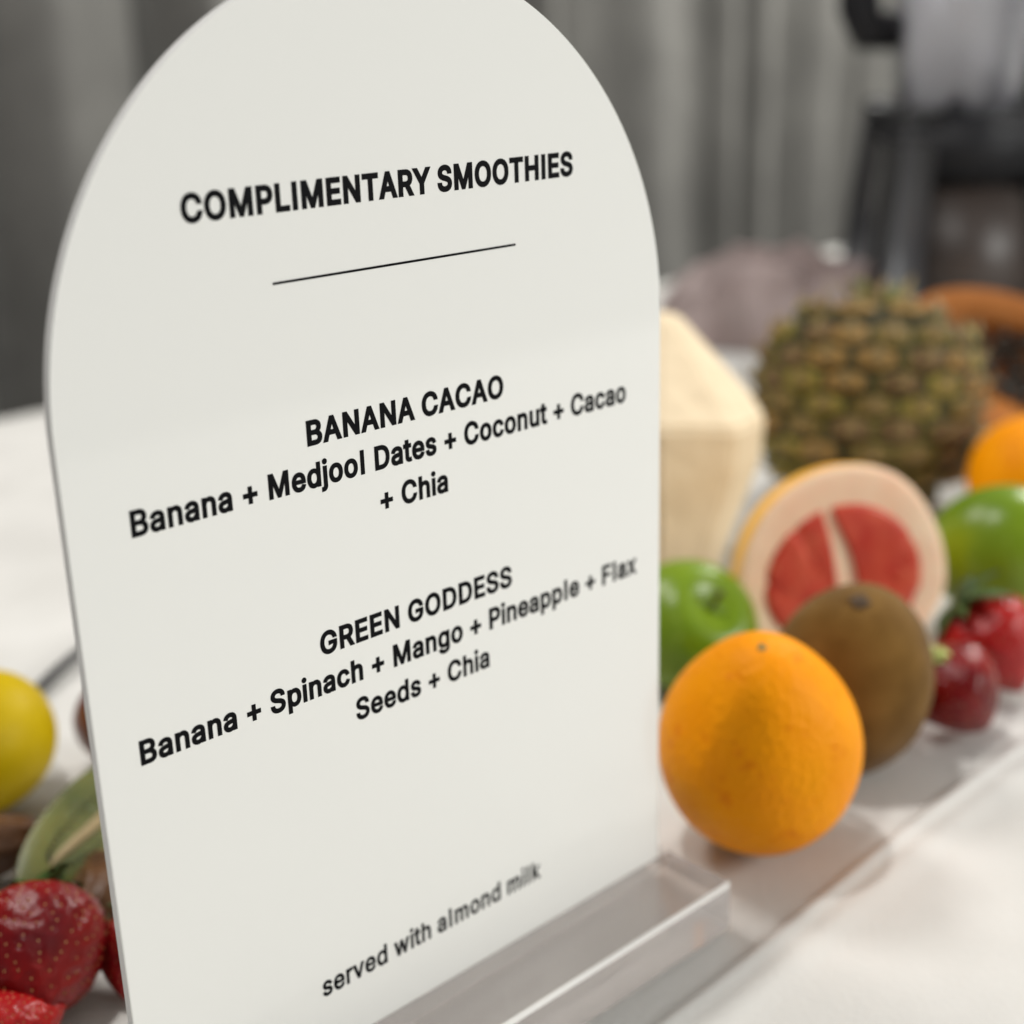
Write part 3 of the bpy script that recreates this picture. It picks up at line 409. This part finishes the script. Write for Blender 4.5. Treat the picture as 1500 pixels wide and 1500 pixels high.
# green apples
m_apple = mat('green_apple_skin', (.11, .20, .004), (.20, .29, .010), 16, .32, .1, 200, .0003, spots=((.24, .33, .05), 260, .66), Specular_IOR_Level=.35)
m_stem = mat('brown_stem', (.045, .028, .012), (.09, .055, .02), 200, .8)
def apple(loc, R, rot, label):
    root = empty('green_apple', loc, label, 'apple', 'green apples among the fruit', rot)
    prof = []
    for i in range(41):
        t = math.pi * i / 40
        r_ = R * math.sin(t) * (1 + .05 * math.cos(t)*-1); z_ = -R * .9 * math.cos(t)
        if t > 2.55: z_ -= R * .30 * ((t - 2.55) / .59) ** 1.5
        if t < .5: z_ += R * .22 * ((.5 - t) / .5) ** 1.5
        prof.append((max(r_, 1e-4), z_))
    V, F = lathe(prof, 60, lambda v, a, t: Vector((v.x, v.y, v.z)) * (1 + .02 * math.cos(5 * a) * max(0, .4 - t) + .012 * noise.noise(v * 30)))
    mesh('skin', V, F, m_apple, root)
    V, F = tube([(0, 0, R * .58), (.0004, 0, R * .72), (.0015, .0005, R * .86), (.003, .001, R * .97)], [.0012, .001, .001, .0016], 8)
    mesh('stem', V, F, m_stem, root)
    return root
apple((.2440, .1080, .0285), .0320, (math.radians(36), math.radians(-30), .4), 'green apple beside the sign edge, behind the front orange')
apple((.4080, .0420, .0372), .0375, (math.radians(-30), math.radians(30), 0), 'green apple to the right of the halved grapefruit')

# strawberries
def mat_berry(name, c1, c2):
    return mat(name, c1, c2, 45, .24, .8, 420, .0007, Specular_IOR_Level=.28)
m_berry = mat_berry('strawberry_skin', (.10, .001, .004), (.22, .004, .004))
m_berry_b = mat_berry('bright_strawberry_skin', (.30, .004, .006), (.40, .010, .008))
m_seed = mat('strawberry_seed', (.30, .10, .02), (.44, .22, .07), 300, .5)
m_calyx = mat('strawberry_calyx', (.035, .075, .012), (.06, .12, .02), 90, .6, .4, 200)
m_calyx_p = mat('pale_calyx', (.45, .50, .14), (.55, .55, .22), 90, .6, .4, 200)
def strawberry(loc, R, Lg, axis, label, skin, seedn=150, cal=m_calyx, group='strawberries among the fruit', sseed=1, name='strawberry', lf=1.0):
    """axis: direction from tip to calyx"""
    q = Vector(axis).normalized().to_track_quat('Z', 'Y')
    root = empty(name, loc, label, 'strawberry', group); root.rotation_mode = 'QUATERNION'; root.rotation_quaternion = q
    rnd = random.Random(sseed)
    def prof_r(t):                                    # t 0 tip .. 1 shoulder
        return R * (math.sin(min(1, t / .70) * math.pi / 2) ** .85 if t < .70 else max(0.0, math.cos((t - .70) / .30 * math.pi / 2)) ** .6)
    def zz(t): return -Lg * .5 + Lg * t
    seeds = []
    rows = 17
    for i in range(rows):
        t = .05 + .86 * i / (rows - 1); rr = prof_r(t); k = max(4, int(2 * math.pi * rr / (R * .27)))
        for j in range(k):
            a = 2 * math.pi * (j + .5 * (i % 2) + rnd.uniform(-.3, .3) + i * .37) / k
            t = min(.93, max(.04, .05 + .86 * (i + rnd.uniform(-.22, .22)) / (rows - 1))); rr = prof_r(t)
            seeds.append(Vector((rr * math.cos(a), rr * math.sin(a), zz(t))))
    def d(v, a, t):
        v = v * (1 + .05 * noise.noise(v * 60 + Vector((sseed * 3.1, 0, 0))))
        dm = min(((v - s).length for s in seeds), default=1)
        dd = R * .07
        k = math.exp(-(dm / dd) ** 2) * R * .045
        n_ = Vector((v.x, v.y, v.z * .25)).normalized()
        return v - n_ * k
    prof = [(max(prof_r(i / 56), 2e-4), zz(i / 56)) for i in range(57)]
    V, F = lathe(prof, 84, d); skin_o = mesh('flesh', V, F, skin, root)
    SV, SF = [], []
    for s in seeds:
        v = s * (1 + .05 * noise.noise(s * 60 + Vector((sseed * 3.1, 0, 0))))
        n_ = Vector((v.x, v.y, v.z * .25)).normalized(); t_ = (Vector((0, 0, 1)) - n_ * n_.z).normalized(); b_ = n_.cross(t_)
        p = v - n_ * R * .030; i = len(SV); a_, c_, h_ = R * .028, R * .017, R * .024
        SV += [p + t_ * a_, p + b_ * c_, p - t_ * a_, p - b_ * c_, p + n_ * h_]
        SF += [(i, i + 1, i + 4), (i + 1, i + 2, i + 4), (i + 2, i + 3, i + 4), (i + 3, i, i + 4)]
    so = mesh('seeds', SV, SF, m_seed, root); so['kind'] = 'stuff'
    nl = 9
    for k in range(nl):
        a = 2 * math.pi * (k + rnd.uniform(-.2, .2)) / nl; Ln = R * lf * rnd.uniform(.75, 1.15); wd = R * .2
        dr = Vector((math.cos(a), math.sin(a), 0)); sd = Vector((-math.sin(a), math.cos(a), 0)); LV, LF = [], []
        up_ = rnd.uniform(-.15, .5)
        for i in range(7):
            u = i / 6; p = Vector((0, 0, Lg * .5 + R * .03)) + dr * Ln * u + Vector((0, 0, R * (.35 * up_ * u * 2 - .45 * u * u * (1 - up_))))
            ww = wd * math.sin(math.pi * (.12 + .88 * u)) + 1e-4
            LV += [p - sd * ww + Vector((0, 0, R * .05)), p, p + sd * ww + Vector((0, 0, R * .05)), p - Vector((0, 0, .0004))]
        for i in range(6):
            b0 = i * 4
            LF += [(b0, b0 + 1, b0 + 5, b0 + 4), (b0 + 1, b0 + 2, b0 + 6, b0 + 5), (b0 + 2, b0 + 3, b0 + 7, b0 + 6), (b0 + 3, b0, b0 + 4, b0 + 7)]
        mesh('calyx_leaf', LV, LF, cal, root)
    return root
strawberry((-.0850, .0955, .0215), .0226, .047, (.30, .80, .12), 'big dark red strawberry at the lower left beside the sign edge', m_berry, sseed=2, lf=.95)
strawberry((-.1035, .0790, .0140), .0145, .036, (-.8, .15, -.1), 'smaller red strawberry in the lower left corner, in front of the big one', m_berry_b, sseed=5)
strawberry((-.0580, .0900, .0115), .0115, .028, (.5, .6, .5), 'dark strawberry half hidden behind the left edge of the sign', m_berry, sseed=7)
strawberry((.2815, -.0100, .0200), .0203, .044, (-.45, .35, .75), 'dark red strawberry with pale shoulder on the white cloth, nearest the kiwi', m_berry, sseed=11, cal=m_calyx_p, lf=.55)
strawberry((.3300, .0020, .0225), .0228, .050, (-.25, .5, .8), 'brighter red strawberry leaning behind the dark one, at the right edge', m_berry_b, sseed=13, lf=.95)

# coconut, trimmed
m_coco = mat('trimmed_coconut', (.78, .64, .44), (.84, .71, .51), 10, .8, .9, 55, .0035)
bm = bmesh.new()
ang = [math.radians(a) for a in (12, 55, 98, 140, 178, 214, 258, 296, 335)]
base = [(.034 * math.cos(a), .034 * math.sin(a), 0) for a in ang]
mid = [(.0560 * math.cos(a), .0560 * math.sin(a), .064 + .003 * math.sin(3 * a)) for a in ang]
mid2 = [(.0585 * math.cos(a), .0585 * math.sin(a), .094 + .004 * math.sin(2 * a + 1)) for a in ang]
top = [(.010 * math.cos(a), .010 * math.sin(a), .146) for a in ang]
rings = [[bm.verts.new(p) for p in r_] for r_ in (base, mid, mid2, top)]
for a_, b_ in zip(rings, rings[1:]):
    for j in range(len(ang)): bm.faces.new((a_[j], a_[(j + 1) % 9], b_[(j + 1) % 9], b_[j]))
bm.faces.new(rings[0]); bm.faces.new(rings[-1])
bmesh.ops.bevel(bm, geom=bm.edges[:], offset=.0024, segments=3, affect='EDGES')
coco = from_bm('coconut', bm, m_coco); coco.location = (.352, .222, 0)
coco.rotation_euler = (0, 0, .1)
tag(coco, 'trimmed pale young coconut with a pointed top, behind the right edge of the sign', 'coconut')
mod = None

# pineapple : body and one object per eye
m_pbody = mat('pineapple_groove', (.035, .030, .010), (.07, .055, .02), 60, .8)
m_peye = mat('pineapple_eye_rim', (.085, .085, .014), (.20, .17, .03), 45, .65, .6, 300, .001)
m_pctr = mat('pineapple_eye_centre', (.15, .105, .022), (.32, .21, .05), 55, .7, .6, 300, .001)
m_pbr = mat('pineapple_bract', (.30, .23, .09), (.20, .12, .05), 40, .7, .4, 200)
m_pleaf = mat('pineapple_leaf', (.20, .22, .05), (.34, .32, .10), 40, .6, .3, 120)
pine = empty('pineapple', (.534, .208, .0640), 'squat pineapple with its crown cut off, behind the grapefruit half', 'pineapple', rot=(math.radians(-6), math.radians(10), 0))
PR, PH = .0690, .0640
def pine_r(z):
    u = max(-1, min(1, z / PH)); return PR * (1 - abs(u) ** 3.3) ** .5
V, F = lathe([(max(pine_r(PH * (-1 + 2 * i / 30)) * .965, 4e-4), PH * .97 * (-1 + 2 * i / 30)) for i in range(31)], 48); mesh('body', V, F, m_pbody, pine)
def eye_mesh():
    V, F, mi = [], [], []
    rings = [(1.0, 0), (.86, .30), (.52, .46), (.24, .34), (.0, .50)]
    for r_, z_ in rings[:-1]:
        for j in range(6):
            a = math.pi / 6 + math.pi / 3 * j; V.append((r_ * math.cos(a), r_ * math.sin(a), z_))
    V.append((0, .1, .62))
    for i in range(3):
        for j in range(6):
            k = (j + 1) % 6; F.append((i * 6 + j, i * 6 + k, (i + 1) * 6 + k, (i + 1) * 6 + j)); mi.append(0 if i < 1 else 1)
    for j in range(6): F.append((18 + j, 18 + (j + 1) % 6, 24)); mi.append(1)
    # small bract point rising over the eye
    i0 = len(V); V += [(-.42, -.25, .38), (.42, -.25, .38), (.1, .95, .95), (0, -.2, .72)]
    F += [(i0, i0 + 1, i0 + 3), (i0 + 1, i0 + 2, i0 + 3), (i0 + 2, i0, i0 + 3), (i0, i0 + 2, i0 + 1)]; mi += [2] * 4
    return V, F, mi
ev, ef, em = eye_mesh()
proto = mesh('eye', ev, ef, [m_peye, m_pctr, m_pbr], pine, smooth=False, mi=em); first = True
mes = [proto.data]
for k_, (ca, cb_) in enumerate((((.05, .055, .012), (.26, .20, .03)), ((.13, .115, .018), (.13, .07, .025)), ((.07, .06, .02), (.30, .17, .04)))):
    me_ = proto.data.copy(); me_.materials[0] = mat('pineapple_rim_tone', ca, tuple(c * 1.8 for c in ca), 45, .65, .6, 300, .001)
    me_.materials[1] = mat('pineapple_centre_tone', cb_, tuple(c * 1.4 for c in cb_), 55, .7, .6, 300, .001); mes.append(me_)
rnd = random.Random(8); rows, cols = 9, 15
for i in range(rows):
    z = PH * (-.86 + 1.72 * i / (rows - 1)); rr = pine_r(z)
    dz = (pine_r(z + .001) - pine_r(z - .001)) / .002
    cc = cols if rr > PR * .75 else int(cols * max(.5, rr / PR * 1.05))
    for j in range(cc):
        a = 2 * math.pi * (j + .5 * (i % 2)) / cc + rnd.uniform(-.06, .06)
        nrm = Vector((math.cos(a), math.sin(a), -dz)).normalized(); u_ = (Vector((0, 0, 1)) - nrm * nrm.z).normalized(); s_ = u_.cross(nrm)
        e = proto if first else proto.copy()
        if not first: col.objects.link(e)
        first = False
        e.data = rnd.choice(mes)
        wx = 2 * math.pi * rr / cc * .53; wy = .0088 * rnd.uniform(.88, 1.12)
        mm = Matrix((s_ * wx, u_ * wy, nrm * .0120 * rnd.uniform(.6, 1.3))).transposed().to_4x4(); mm.translation = Vector((rr * .955 * math.cos(a), rr * .955 * math.sin(a), z))
        e.parent = pine; e.matrix_local = mm
rnd = random.Random(2)
for k in range(16):                                   # stubs of cut crown leaves
    a = k * 2.4; r0_ = .006 + .0011 * k; h_ = rnd.uniform(.009, .019); wd = .005
    dr = Vector((math.cos(a), math.sin(a), 0)); sd = Vector((-math.sin(a), math.cos(a), 0)); LV, LF = [], []
    for i in range(4):
        u = i / 3; p = dr * (r0_ + .008 * u * u) + Vector((0, 0, PH * .93 + h_ * u)); ww = wd * (1 - .8 * u)
        LV += [p - sd * ww, p + sd * ww, p + sd * ww - dr * .0009, p - sd * ww - dr * .0009]
    for i in range(3):
        for j in range(4): LF.append((i * 4 + j, i * 4 + (j + 1) % 4, i * 4 + 4 + (j + 1) % 4, i * 4 + 4 + j))
    LF += [(0, 3, 2, 1), (12, 13, 14, 15)]
    mesh('leaf_stub', LV, LF, m_pleaf if k % 3 else m_pbr, pine)

# halved papaya, cut face up
m_pskin = mat('papaya_skin', (.80, .30, .02), (.85, .38, .03), 16, .4, .3, 120, spots=((.6, .28, .05), 22, .62))
m_pfl = mat('papaya_flesh', (.40, .13, .025), (.50, .19, .05), 25, .4, .5, 160)
m_pseed = mat('papaya_seed', (.02, .022, .018), (.06, .055, .045), 90, .3)
pap = empty('halved_papaya', (.700, .186, .056), 'halved orange papaya lying cut side up at the right edge, behind the pineapple', 'papaya')
ax = Vector((.30, -.85, -.44)).normalized(); nr = Vector((-.80, -.30, .50)); nr = (nr - ax * nr.dot(ax)).normalized(); sdv = nr.cross(ax)
mm = Matrix((ax, sdv, nr)).transposed()
pap.rotation_mode = 'QUATERNION'; pap.rotation_quaternion = mm.to_quaternion()
def ring_half(a, b, c, zoff, m_=14, n_=48, flip=False):
    V, F = [], []
    for i in range(m_ + 1):
        t = math.pi / 2 * i / m_
        for j in range(n_):
            al = 2 * math.pi * j / n_; V.append((a * math.sin(t) * math.cos(al) * (1 - .1 * math.cos(al)), b * math.sin(t) * math.sin(al), -c * math.cos(t) + zoff))
    for i in range(m_):
        for j in range(n_):
            k = (j + 1) % n_; q_ = (i * n_ + j, i * n_ + k, (i + 1) * n_ + k, (i + 1) * n_ + j); F.append(q_[::-1] if flip else q_)
    return V, F
V, F = ring_half(.085, .048, .044, 0); mesh('skin', V, F, m_pskin, pap)
Vo, Fo = ring_half(.058, .026, .022, .0003, flip=True)
n_ = 48; V = list(Vo); F = list(Fo); i0 = len(V)
for j in range(n_):
    al = 2 * math.pi * j / n_; V.append((.0846 * math.cos(al) * (1 - .1 * math.cos(al)), .0477 * math.sin(al), .0003))
li = 14 * n_
for j in range(n_):
    k = (j + 1) % n_; F.append((li + j, i0 + j, i0 + k, li + k))
mesh('flesh', V, F, m_pfl, pap)
bm = bmesh.new(); rnd = random.Random(5)
for k in range(150):
    a = rnd.uniform(0, 6.28); r_ = math.sqrt(rnd.random()); x, y = .05 * r_ * math.cos(a), .021 * r_ * math.sin(a)
    zb = -.020 * math.sqrt(max(0, 1 - r_ * r_)) + .004 * rnd.random()
    bmesh.ops.create_icosphere(bm, subdivisions=1, radius=.0034, matrix=Matrix.Translation((x, y, zb + .0035)))
so = from_bm('seeds', bm, m_pseed, pap, True); so['kind'] = 'stuff'

# crumpled cloth far back
m_nap = mat('taupe_cloth', (.26, .20, .19), (.33, .27, .26), 20, .95, .5, 300, .001)
V, F = [], []; n1, n2 = 60, 40
for i in range(n1 + 1):
    for j in range(n2 + 1):
        u, v = i / n1 * 2 - 1, j / n2 * 2 - 1
        r_ = min(1, math.sqrt(u * u + v * v)); env = max(0, 1 - (u * u * .95) ** 1.6) * max(0, 1 - abs(v) ** 3)
        f_ = .5 + .35 * math.sin(7 * u + 3 * math.sin(2.5 * v)) * .5 + .35 * noise.noise(Vector((u * 3, v * 3, 5))) + .12 * noise.noise(Vector((u * 9, v * 9, 1)))
        V.append((u * .106 + .01 * math.sin(9 * v), v * .06 + .01 * math.sin(8 * u), max(0, env) ** .5 * (.052 + .05 * f_) + .0005))
for i in range(n1):
    for j in range(n2): a = i * (n2 + 1) + j; F.append((a, a + n2 + 1, a + n2 + 2, a + 1))
nap = mesh('crumpled_cloth', V, F, m_nap); nap.location = (.905, .560, 0); nap.rotation_euler = (0, 0, -.75)
tag(nap, 'crumpled taupe cloth heaped on the table behind the coconut and pineapple', 'cloth')

# blender at the back right
m_blk = mat('black_plastic', (.008, .008, .010), (.012, .012, .014), 20, .55, .15, 300, Specular_IOR_Level=.25)
m_dk = mat('dark_motor_housing', (.035, .026, .022), (.05, .036, .03), 12, .45, .15, 200)
m_gry = mat('grey_side_trim', (.035, .036, .040), (.045, .045, .05), 20, .4)
m_jar = bpy.data.materials.new('smoky_jar'); m_jar.use_nodes = True; b = m_jar.node_tree.nodes['Principled BSDF']
b.inputs['Transmission Weight'].default_value = .9; b.inputs['Roughness'].default_value = .16; b.inputs['IOR'].default_value = 1.3; b.inputs['Base Color'].default_value = (.90, .90, .94, 1)
bl = empty('blender', (1.037, .455, 0), 'black countertop blender with a clear jar at the back right of the table', 'blender', rot=(0, 0, math.radians(-42)))
def frustum(bm, x0, y0, x1, y1, z0, z1, bev, cx=0):
    r_ = bmesh.ops.create_cube(bm, size=1)
    for v in r_['verts']:
        hi = v.co.z > 0; X, Y = (x1, y1) if hi else (x0, y0)
        v.co = Vector((cx + math.copysign(X, v.co.x), math.copysign(Y, v.co.y), z1 if hi else z0))
    if bev: bmesh.ops.bevel(bm, geom=list({e for v in r_['verts'] for e in v.link_edges}), offset=bev, segments=3, affect='EDGES')
bm = bmesh.new(); frustum(bm, .078, .09, .055, .075, .006, .150, .008); from_bm('motor_base', bm, m_dk, bl, True)
for s in (-1, 1):
    bm = bmesh.new(); r_ = bmesh.ops.create_cube(bm, size=1)
    for v in r_['verts']:
        hi = v.co.z > 0; xin = .058 if not hi else .046; wd = .028 if not hi else .018
        xo = xin + wd; X = xo if v.co.x > 0 else xin
        v.co = Vector((s * X, math.copysign(.088 if not hi else .078, v.co.y) - .004, .003 if not hi else .215))
    bmesh.ops.bevel(bm, geom=bm.edges[:], offset=.005, segments=2, affect='EDGES'); from_bm('side_pillar', bm, m_gry, bl, True)
bm = bmesh.new(); frustum(bm, .064, .082, .070, .084, .150, .208, .008); from_bm('jar_seat', bm, m_blk, bl, True)
V, F = [], []
bm = bmesh.new(); frustum(bm, .046, .046, .066, .066, .206, .43, .010)
bmesh.ops.delete(bm, geom=[f for f in bm.faces if all(v.co.z > .4299 for v in f.verts)], context='FACES')
jar = from_bm('jar', bm, m_jar, bl, True); md = jar.modifiers.new('wall', 'SOLIDIFY'); md.thickness = .003; md.offset = -1
bm = bmesh.new(); frustum(bm, .069, .069, .066, .066, .431, .455, .008); from_bm('lid', bm, m_blk, bl, True)
V, F = tube([(-.058, 0, .40), (-.085, 0, .41), (-.098, 0, .395), (-.100, 0, .35), (-.096, 0, .305), (-.088, 0, .285), (-.058, 0, .283)], [.011, .013, .014, .016, .021, .021, .018], 12); mesh('handle', V, F, m_blk, bl)
V, F = lathe([(.006, .206), (.012, .210), (.012, .216), (.004, .222), (.003, .23)], 12); mesh('blade_hub', V, F, m_gry, bl)
# dark appliance beside it, its edge shows at the right border
cof = empty('coffee_machine', (1.30, .44, 0), 'tall black appliance cut off by the right border beside the blender', 'appliance', rot=(0, 0, math.radians(-42)))
bm = bmesh.new(); box_bm(bm, -.085, .10, -.1, .1, .012, .40, .012, 3); from_bm('housing', bm, m_blk, cof, True)
bm = bmesh.new(); box_bm(bm, -.082, .097, -.14, -.101, .004, .03, .004, 2); from_bm('drip_tray', bm, m_gry, cof, True)

# left side: lemon, halved kiwi, plum, cable
m_lemon = mat('lemon_peel', (.42, .29, .0), (.52, .37, .0), 22, .45, .6, 380, .0007, Specular_IOR_Level=.15)
lem = empty('lemon', (-.0400, .2400, .0283), 'yellow lemon at the left border, behind the halved kiwi', 'lemon', rot=(math.radians(80), 0, math.radians(120)))
V, F = lathe(sphere_prof(.0285, 40, 1.12), 60, lambda v, a, t: Vector((v.x, v.y, v.z + (.004 if v.z > 0 else -.003) * max(0, (abs(v.z) / .032 - .88) / .12) ** 1.2)) * (1 + .015 * noise.noise(v * 40)))
mesh('peel', V, F, m_lemon, lem)
V, F = lathe([(.0003, 0), (.002, .0003), (.0024, .001), (.0004, .0016)], 8, lambda v, a, t: v + Vector((0, 0, .0350))); mesh('stem_button', V, F, m_navel, lem)
m_kf = mat('kiwi_flesh', (.055, .07, .010), (.17, .17, .035), 36, .4, .5, 200, .0006, Subsurface_Weight=.2, Subsurface_Scale=.003)
m_kc = mat('kiwi_core', (.30, .22, .10), (.38, .29, .15), 60, .5, .3, 200)
m_ks = mat('kiwi_seed', (.01, .008, .006), None, rough=.3)
kh = empty('halved_kiwi', (-.024, .170, .0170), 'halved green kiwi lying against the left edge of the sign above the strawberries', 'kiwi')
ax = Vector((.88, .36, .14)).normalized(); nr = Vector((-.40, -.75, .55)); nr = (nr - ax * nr.dot(ax)).normalized(); sdv = nr.cross(ax)
kh.rotation_mode = 'QUATERNION'; kh.rotation_quaternion = Matrix((ax, sdv, nr)).transposed().to_quaternion()
A, B = .041, .0175
V, F = ring_half(A, B, B * .8, 0); mesh('skin', V, F, m_kiwi, kh)
V, F = [], []; n_ = 48
for (s_, z_) in ((.992, .0), (.95, .0008), (.6, .0006), (.24, .0003), (.01, .0003)):
    for j in range(n_):
        al = 2 * math.pi * j / n_; V.append((A * s_ * math.cos(al) * (1 - .1 * math.cos(al)), B * s_ * math.sin(al), z_ + .0003 * noise.noise(Vector((s_ * 9, al * 3, 0)))))
for i in range(4):
    for j in range(n_):
        k = (j + 1) % n_; F.append((i * n_ + j, i * n_ + k, (i + 1) * n_ + k, (i + 1) * n_ + j))
mesh('flesh', V, F, m_kf, kh)
V, F = lathe([(.001, 0), (1, 0), (.9, .0006), (.5, .0010), (.001, .0010)], 32, lambda v, a, t: Vector((v.x * A * .80, v.y * B * .13 * (1 + .2 * math.sin(3 * a)), v.z + .0005))); mesh('core', V, F, m_kc, kh)
bm = bmesh.new(); rnd = random.Random(3)
for k in range(46):
    a = 2 * math.pi * k / 46; x, y = A * .72 * math.cos(a), B * (.30 + .05 * rnd.random()) * math.sin(a)
    r_ = bmesh.ops.create_icosphere(bm, subdivisions=1, radius=.0007, matrix=Matrix.Translation((x, y + math.copysign(.0015, y), .0009)) @ Matrix.Diagonal((.8, 1.5, .6, 1)))
so = from_bm('seeds', bm, m_ks, kh, True); so['kind'] = 'stuff'

m_plum = mat('plum_skin', (.10, .012, .012), (.16, .03, .02), 40, .3, .15, 200, Coat_Weight=.3)
pl = empty('plum', (.0170, .2310, .0205), 'small dark red plum half hidden behind the left edge of the sign', 'plum')
V, F = lathe(sphere_prof(.0200, 30, 1.0), 48, lambda v, a, t: v * (1 - .05 * math.exp(-(a - 3.1) ** 2 * 12)) * (1 + .01 * noise.noise(v * 50))); mesh('skin', V, F, m_plum, pl)
V, F = tube([(0, 0, .0185), (.0005, 0, .0225), (.0015, 0, .026)], [.0008, .0006, .0009], 8); mesh('stem', V, F, m_stem, pl)

pts = []
for i in range(26):
    t = i / 25; x = -.02 + .17 * t; pts.append((x, .305 + .9 * x - 3 * x * x, .0025 + .003 * math.sin(t * math.pi) ** 2))
V, F = tube(pts, .0027, 10); cb = mesh('cable', V, F, m_blk); tag(cb, 'thin black cable arching over the white cloth between the lemon and the sign', 'cable')

m_date = mat('date_skin', (.055, .022, .008), (.12, .05, .015), 60, .4, 1.0, 140, .0015, Specular_IOR_Level=.3)
def date(loc, rot, Ls, Rs, label, seed):
    root = empty('date', loc, label, 'date', 'brown dates between the lemon and the strawberries', rot)
    def d(v, a, t):
        return v * (1 + .05 * math.sin(a * 7 + 3 * noise.noise(v * 80)) * math.sin(math.pi * t) + .05 * noise.noise(v * 90 + Vector((seed, 0, 0))))
    V, F = lathe(sphere_prof(Rs, 36, Ls / Rs, .85), 56, d); mesh('flesh', V, F, m_date, root)
    V, F = lathe([(.0004, 0), (.0030, .0002), (.0036, .0012), (.0018, .0020), (.0003, .0021)], 12, lambda v, a, t: v + Vector((0, 0, Ls - .0012)))
    mesh('cap', V, F, m_calyx_p, root)
date((-.0640, .1880, .0112), (math.radians(82), 0, math.radians(70)), .021, .0115, 'wrinkled brown date at the left border between the lemon and the strawberries', 1)
date((-.0440, .1330, .0110), (math.radians(86), 0, math.radians(-35)), .020, .0112, 'wrinkled brown date in the shade under the halved kiwi, against the sign edge', 5)
